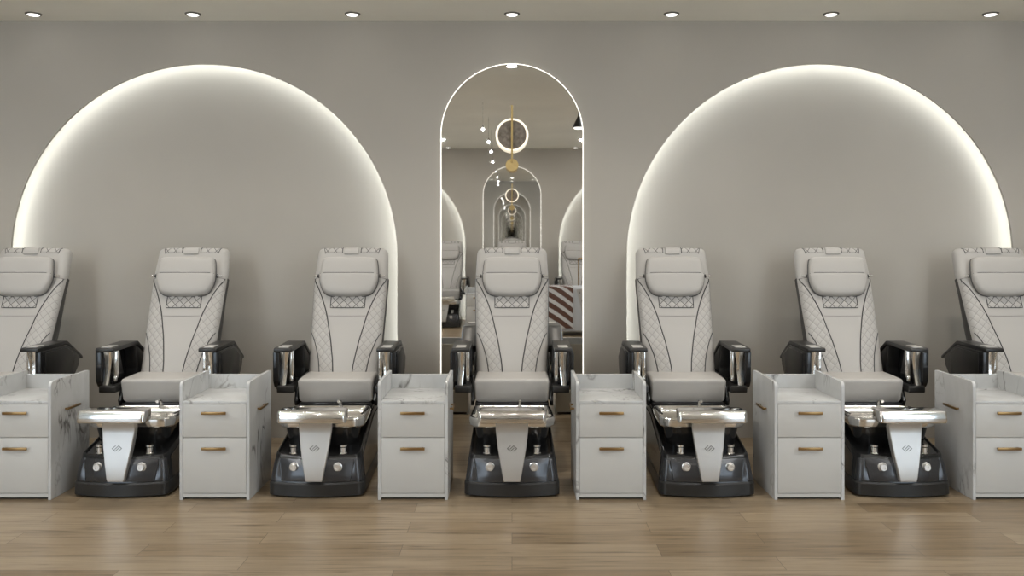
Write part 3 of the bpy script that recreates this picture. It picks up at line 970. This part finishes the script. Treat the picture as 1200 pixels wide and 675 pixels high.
for k, src in ((-.5, cr), (.5, cl)):
    dup(src, (k*S, -W-CABY, 0), PI, 'drawer cabinet of the facing row, reflected %s of the centre chair' % ('left' if k < 0 else 'right'), 'drawer cabinets of the facing row')

# ---------------------------------------------------------------- behind the camera, seen in the mirror; added fill bulbs unseen
def star(x, y, z, label, power, group='row of pendant bulbs reflected in the mirror'):
    t = thing('pendant_bulb', label, 'lamp', (x, y, z), 0, group)
    if power:
        l = bpy.data.lights.new('fill_bulb_light', 'POINT'); l.energy = power; l.shadow_soft_size = .03; l.color = (.97, .99, 1)
        o = bpy.data.objects.new('fill_bulb_light', l); COL.objects.link(o); o.location = (x, y, z-.055)
    bm = NB(); bmesh.ops.create_uvsphere(bm, u_segments=16, v_segments=10, radius=.017)
    build('bulb', bm, 'star_glow', t, smooth=60)
    bm = NB(); lathe(bm, [(.009, .018), (.009, .05), (.004, .055)], (0, 0, 0), 'z', 12); tube(bm, [(0, 0, .05), (0, 0, H-z)], .0015, 6)
    build('cord', bm, 'trim_metal', t)
for (px, py, dd), wd in zip(((566, 152, 1.6), (572.5, 166.5, 1.81), (575.5, 178, 2.02), (577.5, 190, 2.29)), ('highest and brightest', 'second highest', 'third highest', 'lowest')):
    star((px-600)*dd/158, -(dd-1)*D, EYE+(277-py)*dd/158, '%s of the star-like bulbs reflected left of the sconce' % wd, 0)
for sx in (-1, 1):  # added pendants out of view, evening out the light on wall and ceiling
    for yy in (-3.84, -5.2, -6.5):
        star(sx*3.7, yy, 2.77, 'added unseen pendant bulb farther out in the room, for fill', 28, 'added fill bulbs out of view')
t = thing('cone_pendant', 'small black cone pendant lamp reflected at the mirror\'s right edge', 'lamp', (.765, -.55*D, 2.765))
bm = NB(); lathe(bm, [(.072, 0), (.074, .002), (.012, .13), (.008, .15)], (0, 0, 0), 'z', 28)
sh = build('shade', bm, 'soft_black', t, smooth=40)
bm = NB(); lathe(bm, [(.05, -.012), (.055, -.004), (.055, .0)], (0, 0, 0), 'z', 24); build('bulb', bm, 'lamp_glow', t)
bm = NB(); tube(bm, [(0, 0, .145), (0, 0, H-2.765)], .004, 8); build('cord', bm, 'soft_black', t)

t = thing('upholstered_bench', 'pale blue-grey studded bench reflected in the mirror right of the chair', 'bench', (1.05, -7.05, 0))
bm = NB(); box(bm, -.5, .5, -.3, .28, .06, .74, .035, 4); build('bench_body', bm, 'bluegrey', t)
bm = NB()
for xx in (-.02, .17, .36):
    for k in range(5):
        bmesh.ops.create_uvsphere(bm, u_segments=10, v_segments=6, radius=.013, matrix=Matrix.Translation((xx+.035*k, .281, .66-.125*k)))
build('stud_rows', bm, 'trim_metal', t)
for xx in (-.02, .17, .36):
    bm = NB(); box(bm, xx-.045, xx+.045, .276, .287, .09, .72, .004, 2, (Vector((xx, .28, .70)), 'Y', -.25)); build('strap', bm, 'leather', t)
for xx in (-.42, .42):
    for yy in (-.24, .22):
        bm = NB(); lathe(bm, [(.018, 0), (.028, .07)], (xx, yy, 0), 'z', 14); build('leg', bm, 'bronze', t)
bm = NB()
prof = [(.300, .12), (.300, .71), (.283, .748), (.24, .758), (-.1, .758), (-.1, .747), (.235, .747), (.272, .738), (.287, .70), (.287, .12)]
prism(bm, prof, 'x', .48, .93)
o = build('throw_blanket', bm, 'stripes', None, smooth=40)
o.location = (0, -7.05, 0)
tag(o, 'brown throw with white stripes on the bench reflected in the mirror', 'blanket')
t = thing('gold_rack', 'slim gold rail stand reflected at the right edge of the mirror', 'rack', (1.30, -7.62, 0))
bm = NB(); tube(bm, [(-.22, 0, .01), (-.22, 0, 1.16)], .012, 10); tube(bm, [(-.22, 0, 1.16), (.22, 0, 1.16)], .012, 10); tube(bm, [(.22, 0, 1.16), (.22, 0, .01)], .012, 10)
build('rail', bm, 'bronze', t)
bm = NB(); box(bm, -.25, .25, -.12, .12, 0, .012, .003); build('rack_base', bm, 'bronze', t)

# ---------------------------------------------------------------- light and camera
def area(loc, rot, sx, sy, power, col):
    l = bpy.data.lights.new('window_daylight', 'AREA'); l.shape = 'RECTANGLE'; l.size = sx; l.size_y = sy
    l.energy = power; l.color = col
    o = bpy.data.objects.new('window_daylight', l); COL.objects.link(o); o.location = loc; o.rotation_euler = rot
    return o
w = bpy.data.worlds.new('World'); sc.world = w; w.use_nodes = True
w.node_tree.nodes['Background'].inputs[0].default_value = (.75, .85, 1, 1)
w.node_tree.nodes['Background'].inputs[1].default_value = .6

cam = bpy.data.cameras.new('camera'); co = bpy.data.objects.new('camera', cam); COL.objects.link(co)
co.location = (0, -D, EYE); co.rotation_euler = (PI/2, 0, 0)
cam.sensor_width = 36; cam.lens = 36*158*D/1200; cam.shift_y = -60.5/1200
cam.clip_start = .05
sc.camera = co
sc.view_settings.view_transform = 'Standard'; sc.view_settings.look = 'None'
sc.view_settings.gamma = 1; sc.view_settings.use_curve_mapping = False
sc.view_settings.exposure = .15
sc.cycles.max_bounces = 14; sc.cycles.glossy_bounces = 12; sc.cycles.diffuse_bounces = 5
sc.cycles.use_denoising = True
sc.cycles.caustics_reflective = True
sc.cycles.sample_clamp_indirect = 6
